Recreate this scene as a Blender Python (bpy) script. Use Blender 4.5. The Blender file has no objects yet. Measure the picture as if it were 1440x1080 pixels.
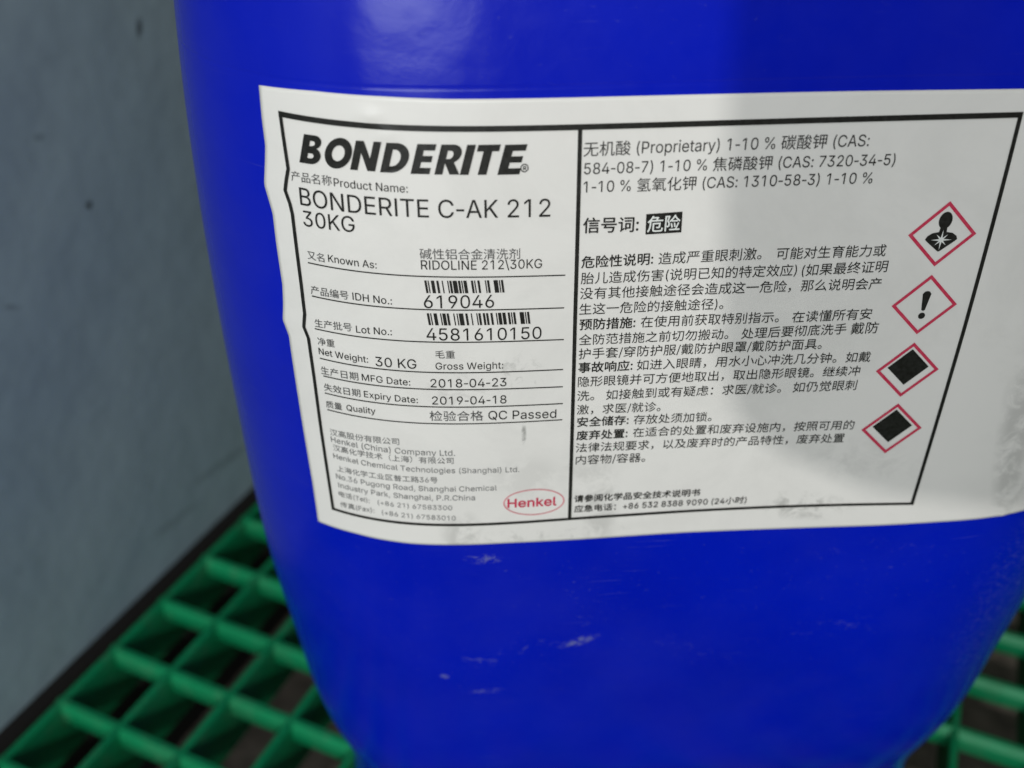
import bpy, math, os, random
import numpy as np

# ---------------------------------------------------------------- camera, light, exposure
U = 0.223                      # metres per survey unit (1 unit = camera to the front of the drum)
Z0 = 0.15 + 2.0 * U            # camera height above the floor
P = dict(f=1.35065, th=0.58815, ro=0.00350, X0=0.04914, psi=0.07925, kf=-0.10469, k1=3.17136, L1=0.12029, R1=0.59355, tau=-0.00236, gx=-0.90780, gy=2.08609, ga=0.41991, c=0.18736)
sc = bpy.context.scene
col = sc.collection
rnd = random.Random(7)

def Wp(p):
    p = np.asarray(p, float) * U
    p[..., 2] += Z0
    return p

th, ro = P['th'], P['ro']
Fw = np.array([0, math.cos(th), -math.sin(th)])
up0 = np.array([0, math.sin(th), math.cos(th)])
rt = np.array([1.0, 0, 0]) * math.cos(ro) - up0 * math.sin(ro)
upv = np.array([1.0, 0, 0]) * math.sin(ro) + up0 * math.cos(ro)
from mathutils import Matrix, Vector
cam = bpy.data.cameras.new('camera')
cam.sensor_width = 36.0
cam.lens = 36.0 * P['f'] * 1000 / 1440
cam.clip_start = 0.01
cam.clip_end = 100
camo = bpy.data.objects.new('camera', cam)
col.objects.link(camo)
m = Matrix(((rt[0], upv[0], -Fw[0], 0), (rt[1], upv[1], -Fw[1], 0), (rt[2], upv[2], -Fw[2], Z0), (0, 0, 0, 1)))
camo.matrix_world = m
cam.dof.use_dof = True
cam.dof.focus_distance = 1.14 * U
cam.dof.aperture_fstop = 7.8
sc.camera = camo

w = bpy.data.worlds.new('World')
sc.world = w
w.use_nodes = True
w.node_tree.nodes['Background'].inputs[0].default_value = (0.92, 0.97, 1.0, 1)
w.node_tree.nodes['Background'].inputs[1].default_value = 0.05

def area(name, loc, target, sx, sy, power, color=(1, 1, 1), shape='RECTANGLE'):
    l = bpy.data.lights.new(name, 'AREA')
    l.shape = shape
    l.size = sx * U
    l.size_y = sy * U
    l.energy = power
    l.color = color
    o = bpy.data.objects.new(name, l)
    col.objects.link(o)
    a = Vector(Wp(loc)); b = Vector(Wp(target))
    o.location = a
    o.rotation_euler = (b - a).to_track_quat('-Z', 'Y').to_euler()
    return o
KEY = np.array([-0.31, -7.10, 2.90])
area('added_key_light', KEY, (0.2, 1.0, -0.6), 0.014, 0.014, 10.6, (1.0, 0.99, 0.95), 'DISK')  # added key light, placed to throw the flap's shadow on the label
area('doorway_daylight', (-3.0, -11.0, 1.6), (-0.1, 1, -0.2), 6.4, 5.0, 38, (0.93, 0.98, 1.0))
area('added_overhead_fill', (-2.4, -3.6, 6.5), (0, 1, -0.8), 4.5, 4.5, 8, (0.98, 0.99, 0.97))  # unseen fill added overhead to lift the soft light

sc.view_settings.view_transform = 'Standard'
sc.view_settings.look = 'None'
sc.view_settings.exposure = 0.08
sc.view_settings.gamma = 1.0

# ---------------------------------------------------------------- materials
def mat(name):
    m = bpy.data.materials.new(name)
    m.use_nodes = True
    nt = m.node_tree
    return m, nt, nt.nodes['Principled BSDF']

def N(nt, t, **kw):
    n = nt.nodes.new(t)
    for k, v in kw.items():
        setattr(n, k, v)
    return n

def simple(name, c, rough=0.5, spec=0.5, bump=0, scale=200, var=0.0):
    m, nt, b = mat(name)
    b.inputs['Base Color'].default_value = (*c, 1)
    b.inputs['Roughness'].default_value = rough
    b.inputs['Specular IOR Level'].default_value = spec
    if bump or var:
        tc = N(nt, 'ShaderNodeTexCoord')
        n = N(nt, 'ShaderNodeTexNoise')
        n.inputs['Scale'].default_value = scale
        n.inputs['Detail'].default_value = 6
        nt.links.new(tc.outputs['Object'], n.inputs['Vector'])
        if bump:
            bp = N(nt, 'ShaderNodeBump')
            bp.inputs['Strength'].default_value = bump
            bp.inputs['Distance'].default_value = 0.001
            nt.links.new(n.outputs['Fac'], bp.inputs['Height'])
            nt.links.new(bp.outputs['Normal'], b.inputs['Normal'])
        if var:
            r = N(nt, 'ShaderNodeMapRange')
            r.inputs['From Min'].default_value = 0.3
            r.inputs['From Max'].default_value = 0.7
            r.inputs['To Min'].default_value = 1 - var
            r.inputs['To Max'].default_value = 1 + var
            mx = N(nt, 'ShaderNodeVectorMath', operation='SCALE')
            mx.inputs[0].default_value = c
            nt.links.new(n.outputs['Fac'], r.inputs['Value'])
            nt.links.new(r.outputs['Result'], mx.inputs['Scale'])
            nt.links.new(mx.outputs['Vector'], b.inputs['Base Color'])
    return m

def blob(nt, vec, cx, cy, rx, ry, ang=0.0):
    """soft mask 1 -> 0 round a place on a surface (surface coordinates)"""
    mp = N(nt, 'ShaderNodeMapping', vector_type='TEXTURE')
    mp.inputs['Location'].default_value = (cx, cy, 0)
    mp.inputs['Rotation'].default_value = (0, 0, ang)
    mp.inputs['Scale'].default_value = (rx, ry, 1)
    g = N(nt, 'ShaderNodeTexGradient', gradient_type='SPHERICAL')
    nt.links.new(vec, mp.inputs['Vector'])
    nt.links.new(mp.outputs['Vector'], g.inputs['Vector'])
    return g.outputs['Fac']

def mth(nt, op, a, b=None, clamp=False):
    n = N(nt, 'ShaderNodeMath', operation=op)
    n.use_clamp = clamp
    for i, x in enumerate((a, b)):
        if x is None: continue
        if isinstance(x, (int, float)): n.inputs[i].default_value = x
        else: nt.links.new(x, n.inputs[i])
    return n.outputs[0]

def noise(nt, vec, scale, detail=4, rough=0.6, stretch=None, dist=0.0):
    if stretch:
        mp = N(nt, 'ShaderNodeMapping')
        mp.inputs['Scale'].default_value = stretch
        nt.links.new(vec, mp.inputs['Vector'])
        vec = mp.outputs['Vector']
    n = N(nt, 'ShaderNodeTexNoise')
    n.inputs['Scale'].default_value = scale
    n.inputs['Detail'].default_value = detail
    n.inputs['Roughness'].default_value = rough
    n.inputs['Distortion'].default_value = dist
    nt.links.new(vec, n.inputs['Vector'])
    return n.outputs['Fac']

def ramp(nt, v, lo, hi):
    r = N(nt, 'ShaderNodeMapRange')
    r.inputs['From Min'].default_value = lo
    r.inputs['From Max'].default_value = hi
    nt.links.new(v, r.inputs['Value'])
    return r.outputs['Result']

def mixc(nt, fac, a, b):
    n = N(nt, 'ShaderNodeMix', data_type='RGBA')
    if isinstance(fac, float): n.inputs[0].default_value = fac
    else: nt.links.new(fac, n.inputs[0])
    for i, x in ((6, a), (7, b)):
        if isinstance(x, tuple): n.inputs[i].default_value = (*x, 1)
        else: nt.links.new(x, n.inputs[i])
    return n.outputs[2]

# blue drum plastic, surface coordinates (s, z) in the uv map
BLUE, nt, b = mat('blue_plastic')
uv = N(nt, 'ShaderNodeUVMap'); uv.uv_map = 'surface'
v = uv.outputs['UV']
base = mixc(nt, ramp(nt, noise(nt, v, 2.5, 3), 0.35, 0.65), (0.0003, 0.0075, 0.42), (0.0004, 0.0095, 0.47))
sm = None
def scuff_sheen(cx, cy, rx, ry, a, sc_, thr, gain):
    n1 = ramp(nt, noise(nt, v, sc_, 8, 0.75, (1, 1.6, 1), 0.6), thr, thr + 0.12)
    return mth(nt, 'MULTIPLY', mth(nt, 'MULTIPLY', n1, ramp(nt, blob(nt, v, cx, cy, rx, ry, a), 0.0, 0.5)), gain)
acc = None
for args in [
        (0.050, -1.130, 0.036, 0.011, 0.35, 85, 0.46, 0.40),
        (0.045, -1.05, 0.07, 0.09, 0.2, 55, 0.60, 0.22),
        (-0.03, -1.135, 0.06, 0.02, 0.15, 60, 0.56, 0.22),
        (-0.155, -1.205, 0.009, 0.007, -0.2, 90, 0.42, 0.28),
        (-0.10, -1.165, 0.03, 0.02, -0.2, 60, 0.52, 0.22),
        (-0.09, -1.245, 0.035, 0.008, 0.1, 75, 0.48, 0.22),
        (0.20, -1.16, 0.13, 0.03, -0.45, 60, 0.58, 0.22),
        (0.45, -1.13, 0.10, 0.03, 0.1, 50, 0.57, 0.22),
        (0.45, -0.99, 0.22, 0.06, 0.1, 45, 0.60, 0.14),
        (-0.09, -0.945, 0.03, 0.012, 0.0, 60, 0.50, 0.3),
        (0.0, -0.1, 0.6, 0.25, 0.0, 60, 0.62, 0.22), (0.75, -1.15, 0.12, 0.30, 0.0, 90, 0.50, 0.09), (0.1, -1.1, 0.9, 0.35, 0.0, 110, 0.62, 0.22),  # middle entry paints the pale reflection on the right edge as speckle
        (0.3, -1.3, 0.9, 0.5, 0.0, 38, 0.69, 0.18)]:
    x = scuff_sheen(*args)
    acc = x if acc is None else mth(nt, 'MAXIMUM', acc, x)
def rub(ang, sc_, thr, gain):      # fine handling scratches in one direction
    mp = N(nt, 'ShaderNodeMapping'); mp.inputs['Rotation'].default_value = (0, 0, ang); mp.inputs['Scale'].default_value = (1, 22, 1)
    nt.links.new(v, mp.inputs['Vector'])
    return mth(nt, 'MULTIPLY', mth(nt, 'MULTIPLY', ramp(nt, noise(nt, mp.outputs['Vector'], sc_, 3, 0.5), thr, thr + 0.1), ramp(nt, noise(nt, v, 4, 3), 0.45, 0.65)), gain)
for r_ in ((0.5, 9, 0.66, 0.08), (-0.35, 11, 0.68, 0.07), (1.3, 8, 0.67, 0.07), (0.05, 14, 0.68, 0.05)):
    acc = mth(nt, 'MAXIMUM', acc, rub(*r_))
haze_ = mth(nt, 'MULTIPLY', ramp(nt, noise(nt, v, 3.2, 5, 0.65), 0.42, 0.75), 0.018)
acc = mth(nt, 'MAXIMUM', acc, haze_)
colr = mixc(nt, acc, base, (0.34, 0.36, 0.30))
nt.links.new(colr, b.inputs['Base Color'])
rg = mth(nt, 'ADD', 0.16, mth(nt, 'MULTIPLY', noise(nt, v, 9, 5), 0.12))
nt.links.new(mth(nt, 'ADD', rg, mth(nt, 'MULTIPLY', acc, 0.3)), b.inputs['Roughness'])
b.inputs['Specular IOR Level'].default_value = 0.3
bp = N(nt, 'ShaderNodeBump'); bp.inputs['Strength'].default_value = 0.25; bp.inputs['Distance'].default_value = 0.0008
nt.links.new(mth(nt, 'ADD', mth(nt, 'MULTIPLY', noise(nt, v, 7, 3), 2.2), mth(nt, 'MULTIPLY', noise(nt, v, 160, 4), 0.12)), bp.inputs['Height'])
nt.links.new(bp.outputs['Normal'], b.inputs['Normal'])

# paper of the label, uv = label coordinates (u right, v down)
def paper():
    m, nt, b = mat('label_paper')
    uv = N(nt, 'ShaderNodeUVMap'); uv.uv_map = 'surface'
    v = uv.outputs['UV']
    acc = None
    for (cx, cy, rx, ry, a, s, thr, g) in [
            (-0.04, 0.635, 0.05, 0.035, 0.3, 60, 0.50, 0.35),
            (-0.115, 0.66, 0.05, 0.04, 0.3, 40, 0.45, 0.22),
            (-0.034, 0.730, 0.004, 0.022, 0.0, 110, 0.40, 0.7),
            (-0.03, 0.80, 0.07, 0.05, 0.0, 20, 0.35, 0.16),
            (-0.115, 0.905, 0.035, 0.06, 0.0, 40, 0.40, 0.30),
            (0.0, 0.905, 0.16, 0.016, 0.0, 60, 0.50, 0.30),
            (0.355, 0.875, 0.085, 0.030, 0.15, 45, 0.46, 0.45),
            (0.07, 0.86, 0.03, 0.10, 0.0, 30, 0.40, 0.28),
            (0.05, 0.80, 0.05, 0.05, 0.0, 30, 0.42, 0.2),
            (0.42, 0.80, 0.12, 0.05, 0.4, 22, 0.45, 0.16),
            (0.42, 0.385, 0.03, 0.04, 0.0, 60, 0.60, 0.4),
            (0.63, 0.80, 0.03, 0.20, -0.2, 30, 0.40, 0.35),
            (0.2, 0.6, 0.8, 0.5, 0.0, 70, 0.69, 0.5),
            (0.2, 0.6, 0.9, 0.5, 0.0, 5, 0.45, 0.08)]:
        n1 = ramp(nt, noise(nt, v, s, 7, 0.7, None, 0.5), thr, thr + 0.16)
        x = mth(nt, 'MULTIPLY', mth(nt, 'MULTIPLY', n1, ramp(nt, blob(nt, v, cx, cy, rx, ry, a), 0.0, 0.6)), g)
        acc = x if acc is None else mth(nt, 'MAXIMUM', acc, x)
    c = mixc(nt, acc, (0.765, 0.745, 0.715), (0.19, 0.19, 0.175))
    nt.links.new(c, b.inputs['Base Color'])
    b.inputs['Roughness'].default_value = 0.42
    b.inputs['Specular IOR Level'].default_value = 0.45
    bp = N(nt, 'ShaderNodeBump'); bp.inputs['Strength'].default_value = 0.3; bp.inputs['Distance'].default_value = 0.0004
    nt.links.new(mth(nt, 'ADD', noise(nt, v, 9, 3), mth(nt, 'MULTIPLY', noise(nt, v, 80, 3), 0.1)), bp.inputs['Height'])
    nt.links.new(bp.outputs['Normal'], b.inputs['Normal'])
    return m
PAPER = paper()

def ink(name, c, lo=0.0):
    m, nt, b = mat(name)
    tc = N(nt, 'ShaderNodeTexCoord')
    n = noise(nt, tc.outputs['Object'], 900, 3)
    nt.links.new(mixc(nt, ramp(nt, n, 0.35, 0.7), c, tuple(min(1, x + lo) for x in c)), b.inputs['Base Color'])
    b.inputs['Roughness'].default_value = 0.36
    b.inputs['Specular IOR Level'].default_value = 0.32
    return m
INK = ink('black_ink', (0.010, 0.010, 0.008), 0.014)
GREYINK = ink('thin_grey_ink', (0.05, 0.05, 0.05), 0.12)
PALEINK = ink('pale_grey_ink', (0.13, 0.13, 0.13), 0.16)
REDINK = ink('red_ink', (0.55, 0.025, 0.075), 0.04)
PINKINK = ink('faded_red_ink', (0.62, 0.20, 0.23), 0.1)
KNOCK = simple('knockout_white', (0.73, 0.745, 0.72), 0.45)
def greenmat():
    m, nt, b = mat('green_plastic')
    tc = N(nt, 'ShaderNodeTexCoord'); v = tc.outputs['Object']
    c = mixc(nt, ramp(nt, noise(nt, v, 25, 4), 0.3, 0.7), (0.003, 0.190, 0.070), (0.006, 0.240, 0.092))
    dust = mth(nt, 'MULTIPLY', ramp(nt, noise(nt, v, 60, 7, 0.75), 0.50, 0.70), 0.22)
    c = mixc(nt, dust, c, (0.16, 0.17, 0.13))
    nt.links.new(c, b.inputs['Base Color'])
    nt.links.new(mth(nt, 'ADD', 0.42, dust), b.inputs['Roughness'])
    b.inputs['Specular IOR Level'].default_value = 0.2
    bp = N(nt, 'ShaderNodeBump'); bp.inputs['Strength'].default_value = 0.4; bp.inputs['Distance'].default_value = 0.001
    nt.links.new(noise(nt, v, 200, 5), bp.inputs['Height'])
    nt.links.new(bp.outputs['Normal'], b.inputs['Normal'])
    return m
GREEN = greenmat()
FLOOR = simple('dusty_concrete', (0.22, 0.185, 0.155), 0.9, 0.3, 0.6, 60, 0.35)
DEBRIS = simple('pale_grit', (0.45, 0.36, 0.36), 0.9)
DARK = simple('black_glass', (0.02, 0.02, 0.022), 0.15)
GREYM = simple('grey_casing', (0.12, 0.12, 0.125), 0.4)

def wallmat():
    m, nt, b = mat('grey_wall_paint')
    uv = N(nt, 'ShaderNodeUVMap'); uv.uv_map = 'surface'
    v = uv.outputs['UV']
    c = mixc(nt, ramp(nt, noise(nt, v, 1.3, 5), 0.3, 0.7), (0.270, 0.362, 0.405), (0.320, 0.415, 0.430))
    c = mixc(nt, mth(nt, 'MULTIPLY', ramp(nt, noise(nt, v, 6, 6, 0.7), 0.45, 0.80), 0.14), c, (0.16, 0.19, 0.19))
    st = ramp(nt, noise(nt, v, 16, 6, 0.7, (0.5, 2.2, 1), 0.5), 0.58, 0.72)
    c = mixc(nt, mth(nt, 'MULTIPLY', st, 0.14), c, (0.06, 0.07, 0.07))
    for (cx, cy, rx, ry, an, g) in ((-0.240, -0.550, 0.011, 0.030, 0.25, 1.0), (0.031, -0.886, 0.012, 0.014, 0, 1.0), (0.113, -0.699, 0.02, 0.010, 0.3, 0.4), (0.30, -1.02, 0.03, 0.008, 0.5, 0.4), (-0.20, -1.82, 0.16, 0.018, 0.12, 0.35), (0.02, -1.865, 0.14, 0.016, 0.12, 0.3)):
        k = ramp(nt, blob(nt, v, cx, cy, rx, ry, an), 0.0, 0.45)
        k = mth(nt, 'MULTIPLY', k, ramp(nt, noise(nt, v, 60, 4), 0.30, 0.5))
        c = mixc(nt, mth(nt, 'MULTIPLY', k, 0.8 * g), c, (0.03, 0.035, 0.035))
    nt.links.new(c, b.inputs['Base Color'])
    b.inputs['Roughness'].default_value = 0.45
    b.inputs['Specular IOR Level'].default_value = 0.4
    bp = N(nt, 'ShaderNodeBump'); bp.inputs['Strength'].default_value = 0.5; bp.inputs['Distance'].default_value = 0.004
    nt.links.new(noise(nt, v, 3, 3), bp.inputs['Height'])
    nt.links.new(bp.outputs['Normal'], b.inputs['Normal'])
    return m
WALL = wallmat()

# ---------------------------------------------------------------- object helpers
def obj(name, verts, faces, material, parent=None, smooth=False, uvs=None, origin=None):
    me = bpy.data.meshes.new(name)
    verts = np.asarray(verts, float)
    if origin is not None:
        verts = verts - np.asarray(origin)
    me.from_pydata([tuple(x) for x in verts], [], [tuple(f) for f in faces])
    if uvs is not None:
        l = me.uv_layers.new(name='surface')
        idx = np.empty(len(me.loops), dtype=np.int32)
        me.loops.foreach_get('vertex_index', idx)
        l.data.foreach_set('uv', np.asarray(uvs, float)[idx].ravel())
    me.materials.append(material)
    if smooth:
        me.polygons.foreach_set('use_smooth', [True] * len(me.polygons))
    me.update()
    o = bpy.data.objects.new(name, me)
    col.objects.link(o)
    if parent is not None:
        o.parent = parent
    elif origin is not None:
        o.location = origin
    return o

def thing(name, label, cat, loc, group=None):
    o = bpy.data.objects.new(name, None)
    o.empty_display_size = 0.05
    col.objects.link(o)
    o.location = loc
    o['label'] = label
    o['category'] = cat
    if group: o['group'] = group
    return o

def box_vf(x0, x1, y0, y1, z0, z1):
    v = [(x, y, z) for z in (z0, z1) for y in (y0, y1) for x in (x0, x1)]
    f = [(0, 2, 3, 1), (4, 5, 7, 6), (0, 1, 5, 4), (2, 6, 7, 3), (0, 4, 6, 2), (1, 3, 7, 5)]
    return v, f

# ---------------------------------------------------------------- shape of the drum
KN = np.array([.6, .3, 0, -.3, -.6, -.9, -1.15, -1.35, -1.55, -1.72, -1.88])
DE = np.array([-0.0708, -0.0506, -0.0277, 0.0019, 0.0159, 0.0168, 0.0102, -0.0091, -0.0361, -0.0793, -0.0773])
def nspl(xk, yk):
    n = len(xk); h = np.diff(xk); A = np.zeros((n, n)); b = np.zeros(n); A[0, 0] = A[-1, -1] = 1
    for i in range(1, n - 1):
        A[i, i - 1] = h[i - 1]; A[i, i] = 2 * (h[i - 1] + h[i]); A[i, i + 1] = h[i]
        b[i] = 6 * ((yk[i + 1] - yk[i]) / h[i] - (yk[i] - yk[i - 1]) / h[i - 1])
    M = np.linalg.solve(A, b)
    def f(x):
        x = np.clip(x, xk[0], xk[-1]); i = np.clip(np.searchsorted(xk, x) - 1, 0, n - 2)
        t = x - xk[i]; hh = h[i]
        return yk[i] + t * ((yk[i + 1] - yk[i]) / hh - hh * (2 * M[i] + M[i + 1]) / 6) + t * t * M[i] / 2 + t ** 3 * (M[i + 1] - M[i]) / (6 * hh)
    return f
prof = nspl(KN[::-1], DE[::-1])
S = np.linspace(-1.6, 2.0, 3601); ds = S[1] - S[0]; I0 = 1600
sig = lambda x: 1 / (1 + np.exp(-np.clip(x, -50, 50)))
def section(d, w=.05):
    k1 = d['k1']; lc = np.pi / 2 / k1
    kap = d['kf'] * sig((S + d['L1']) / w) * sig((d['R1'] - S) / w) + k1 * (sig((-d['L1'] - S) / w) - sig((-d['L1'] - lc - S) / w) + sig((S - d['R1']) / w) - sig((S - d['R1'] - lc) / w))
    t = np.cumsum(kap) * ds; t -= t[I0]
    x = np.cumsum(np.cos(t)) * ds; x -= x[I0]
    y = np.cumsum(np.sin(t)) * ds; y -= y[I0]
    return x, y, t
SX, SY, ST = section(P)
cps, sps = math.cos(P['psi']), math.sin(P['psi'])
def place(xx, yy, z):
    return np.stack([P['X0'] + cps * xx - sps * yy, 1.0 + sps * xx + cps * yy, z + 0 * xx], -1)
def surf(s, z, off=0.0, delta=None):
    s = np.asarray(s, float); z = np.asarray(z, float)
    xx = np.interp(s, S, SX); yy = np.interp(s, S, SY); tt = np.interp(s, S, ST)
    de = (prof(z) if delta is None else delta) + off
    return place(xx + de * np.sin(tt), yy - de * np.cos(tt), z)

ct, st_ = math.cos(P['tau']), math.sin(P['tau'])
def bump(u, v):
    """wrinkles and bubbles of the paper, in units above the drum"""
    u = np.asarray(u, float); v = np.asarray(v, float)
    g = lambda cu, cv, ru, rv: np.exp(-((u - cu) / ru) ** 2 - ((v - cv) / rv) ** 2)
    b = 0.0006 * g(-0.330, 0.415, 0.022, 0.018) + 0.0007 * g(-0.330, 0.592, 0.026, 0.014)
    b = b + 0.0022 * g(-0.198, 0.325, 0.012, 0.007) + 0.0010 * g(-0.18, 0.345, 0.010, 0.006)
    b = b + 0.0012 * np.exp(-((u - 0.655 + 0.25 * (v - 0.9)) / 0.006) ** 2) * sig((v - 0.76) / 0.02)
    b = b + 0.0007 * g(0.12, 0.885, 0.05, 0.010) + 0.0006 * g(-0.03, 0.80, 0.02, 0.06)
    return b
def lab(u, v, off=0.0):
    u = np.asarray(u, float); v = np.asarray(v, float)
    return surf(ct * u + st_ * v, -(ct * v - st_ * u), off + 0.0012 + bump(u, v))

# ---------------------------------------------------------------- setting: floor and wall
ca, sa = math.cos(P['ga']), math.sin(P['ga'])
ei = np.array([ca, -sa]); ej = np.array([-sa, -ca])
g0 = np.array([P['gx'], P['gy']])
C = P['c']
def gp(i, j):        # pallet coordinates (cells) to survey x, y
    return g0 + C * (i * ei + j * ej)
fc = gp(6, 0)
fv = []; n = 24
fx = np.linspace(-1, 1, n)
for a in fx:
    for bb in fx:
        q = fc + 22 * np.array([a * abs(a), bb * abs(bb)])
        fv.append(Wp([q[0], q[1], -2.0 - 0.15 / U]))
ff = [(i * n + j, i * n + j + 1, (i + 1) * n + j + 1, (i + 1) * n + j)[::-1] for i in range(n - 1) for j in range(n - 1)]
fl = obj('floor', fv, ff, FLOOR)
fl['kind'] = 'structure'

def wall_vf(i0, i1, j0, j1, z0, z1):
    v = []
    for z in (z0, z1):
        for (i, j) in ((i0, j0), (i1, j0), (i1, j1), (i0, j1)):
            q = gp(i, j)
            v.append(Wp([q[0], q[1], z]))
    f = [(3, 2, 1, 0), (4, 5, 6, 7), (0, 1, 5, 4), (1, 2, 6, 5), (2, 3, 7, 6), (3, 0, 4, 7)]
    return v, f
v_, f_ = wall_vf(-1.2, -0.34, -34, 26, -2.0 + 0.004, 3.5)
wuv = [(jj * C, zz) for zz in (-2.0 + 0.004, 3.5) for jj in (-34, -34, 26, 26)]
wl = obj('wall', v_, f_, WALL, uvs=wuv)
wl['kind'] = 'structure'
v_, f_ = wall_vf(-1.2, -0.46, -34, 26, -2.0 - 0.15 / U + 0.002, -2.0 + 0.002)
sk = obj('dark_gap_strip', v_, f_, simple('near_black_strip', (0.026, 0.024, 0.022), 0.85), wl)  # near-black strip added to make the gap beside the pallet dark
# scuffs on the wall: small dents / marks seen beside the drum
# ---------------------------------------------------------------- pallets
def rib_vf(kind, ctr, a0, a1, width, depth, top=-2.0, draft=0.15):
    """one rib: 'A' runs along j at i = ctr, 'B' runs along i at j = ctr; chamfered top, drafted sides"""
    h = width / 2
    ch, dr = (h * 0.62, 0.020) if kind == 'B' else (h * 0.35, 0.004)
    pr = [(-h * (1 - draft), top - depth), (-h, top - dr), (-h + ch, top), (h - ch, top), (h, top - dr), (h * (1 - draft), top - depth)]
    v = []
    for a in (a0, a1):
        for (o, z) in pr:
            q = gp(ctr + o, a) if kind == 'A' else gp(a, ctr + o)
            v.append(Wp([q[0], q[1], z]))
    k = len(pr)
    f = [(i, i + 1, k + i + 1, k + i) for i in range(k - 1)] + [tuple(range(k - 1, -1, -1)), tuple(range(k, 2 * k)), (k - 1, 0, k, 2 * k - 1)]
    return v, f

def pallet(label, i0, i1, j0, j1, shift):
    q = gp((i0 + i1) / 2, (j0 + j1) / 2)
    base = Wp([q[0], q[1], -2.0]); base[2] = 0.0
    t = thing('plastic_pallet', label, 'pallet', base, 'green plastic pallets')
    wa, wb = 0.10, 0.19
    for i in range(i0, i1 + 1):
        v, f = rib_vf('A', i, j0 + shift, j1 + shift, wa, 0.17, -2.0 - 0.0006)
        obj('rib', v, f, GREEN, t, origin=base)
    for j in range(j0, j1 + 1):
        v, f = rib_vf('B', j + shift, i0 - wa / 2, i1 + wa / 2, wb, 0.062)
        obj('rib', v, f, GREEN, t, origin=base)
    # feet under the deck
    for i in (i0 + 5.5, i1 - .5):
        for j in (j0 + .5, (j0 + j1) // 2 + .5, j1 - .5):
            vs = []; fs = []
            for z, s_ in ((-2.0 - 0.17, 0.48), (-2.0 - 0.15 / U + 0.001, 0.40)):
                for (a, b2) in ((-s_, -s_), (s_, -s_), (s_, s_), (-s_, s_)):
                    qq = gp(i + a, j + b2 + shift); vs.append(Wp([qq[0], qq[1], z]))
            fs = [(0, 1, 2, 3), (7, 6, 5, 4)] + [(k, 4 + k, 4 + (k + 1) % 4, (k + 1) % 4) for k in range(4)]
            obj('foot', vs, fs, GREEN, t, origin=base)
    return t
pallet('green plastic grid pallet close to the grey wall, under the left side of the drum', 0, 9, -14, 13, 0)
pallet('green plastic grid pallet farther from the wall, showing at lower right beside the drum', 10, 22, -14, 13, -0.39)

# ---------------------------------------------------------------- drum
base = place(np.array(np.interp(0.2336, S, SX)), np.array(np.interp(0.2336, S, SY)) + 0.65, np.array(-2.0))
dbase = Wp(base)
drum = thing('plastic_drum', 'large blue plastic drum with a white printed chemical label on the green pallets', 'drum', dbase)
sc_ = (P['R1'] - P['L1']) / 2
Lh = 0.36 + math.pi / 2 / P['k1'] + 0.31
sv = np.linspace(sc_ - Lh, sc_ + Lh, 181)
# rows: (z, delta, groove)
zr = []
for z in np.arange(-1.86, 0.031, 0.02): zr.append((z, float(prof(z))))
zr = [t for t in zr if abs(t[0] + 0.3) > 0.005] + [(z_, float(prof(z_))) for z_ in (-0.285, -0.2895, -0.292, -0.2995, -0.302, -0.307, -0.313)] + [(-0.298, float(prof(-0.298))), (-0.2955, float(prof(-0.2955)) - 0.0005), (-0.2935, float(prof(-0.2935)))]
def seam(z): return 0.0
zr = sorted(set([(round(z, 4), dl + seam(z)) for z, dl in zr]))
db = float(prof(-1.88))
low = [(-2.0, db - 0.20), (-2.0, db - 0.12), (-1.993, db - 0.080), (-1.975, db - 0.045), (-1.945, db - 0.018), (-1.91, db - 0.004)]
dtop = float(prof(0.03))
high = []
for k in range(1, 8):
    a = k / 7 * math.pi / 2
    high.append((0.03 + 0.12 * math.sin(a), dtop - 0.12 * (1 - math.cos(a))))
high.append((0.152, dtop - 0.22))
rowsz = low + zr + high
def ring(z, de):
    xx = np.interp(sv, S, SX); yy = np.interp(sv, S, SY); tt = np.interp(sv, S, ST)
    bx = np.stack([xx + de * np.sin(tt), yy - de * np.cos(tt)], -1)
    A = np.array([xx[0], yy[0]]); B = np.array([xx[-1], yy[-1]])
    ax = (B - A) / np.linalg.norm(B - A)
    r = bx - A
    mir = A + 2 * np.outer(r @ ax, ax) - r
    full = np.concatenate([bx, mir[::-1][0:]], 0)
    return place(full[:, 0], full[:, 1], np.full(len(full), z))
V = []; UVs = []
per = np.concatenate([sv, sv + 2 * Lh])
for z, de in rowsz:
    rr = ring(z, de)
    V.append(rr); UVs.append(np.stack([per, np.full(len(per), z)], -1))
nr = len(per)
V = np.concatenate(V, 0); UVs = np.concatenate(UVs, 0)
F = []
for r in range(len(rowsz) - 1):
    for k in range(nr):
        k2 = (k + 1) % nr
        F.append((r * nr + k, r * nr + k2, (r + 1) * nr + k2, (r + 1) * nr + k))
ctr = V[:nr].mean(0)
V = np.vstack([V, [ctr[0], ctr[1], -1.99], [ctr[0], ctr[1], 0.148]])
UVs = np.vstack([UVs, [0, -2.0], [0, 0.15]])
a, bq = len(V) - 2, len(V) - 1
last = (len(rowsz) - 1) * nr
for k in range(nr):
    k2 = (k + 1) % nr
    F.append((k2, k, a)); F.append((last + k, last + k2, bq))
obj('body', Wp(V), F, BLUE, drum, smooth=True, uvs=UVs, origin=dbase)
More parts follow.
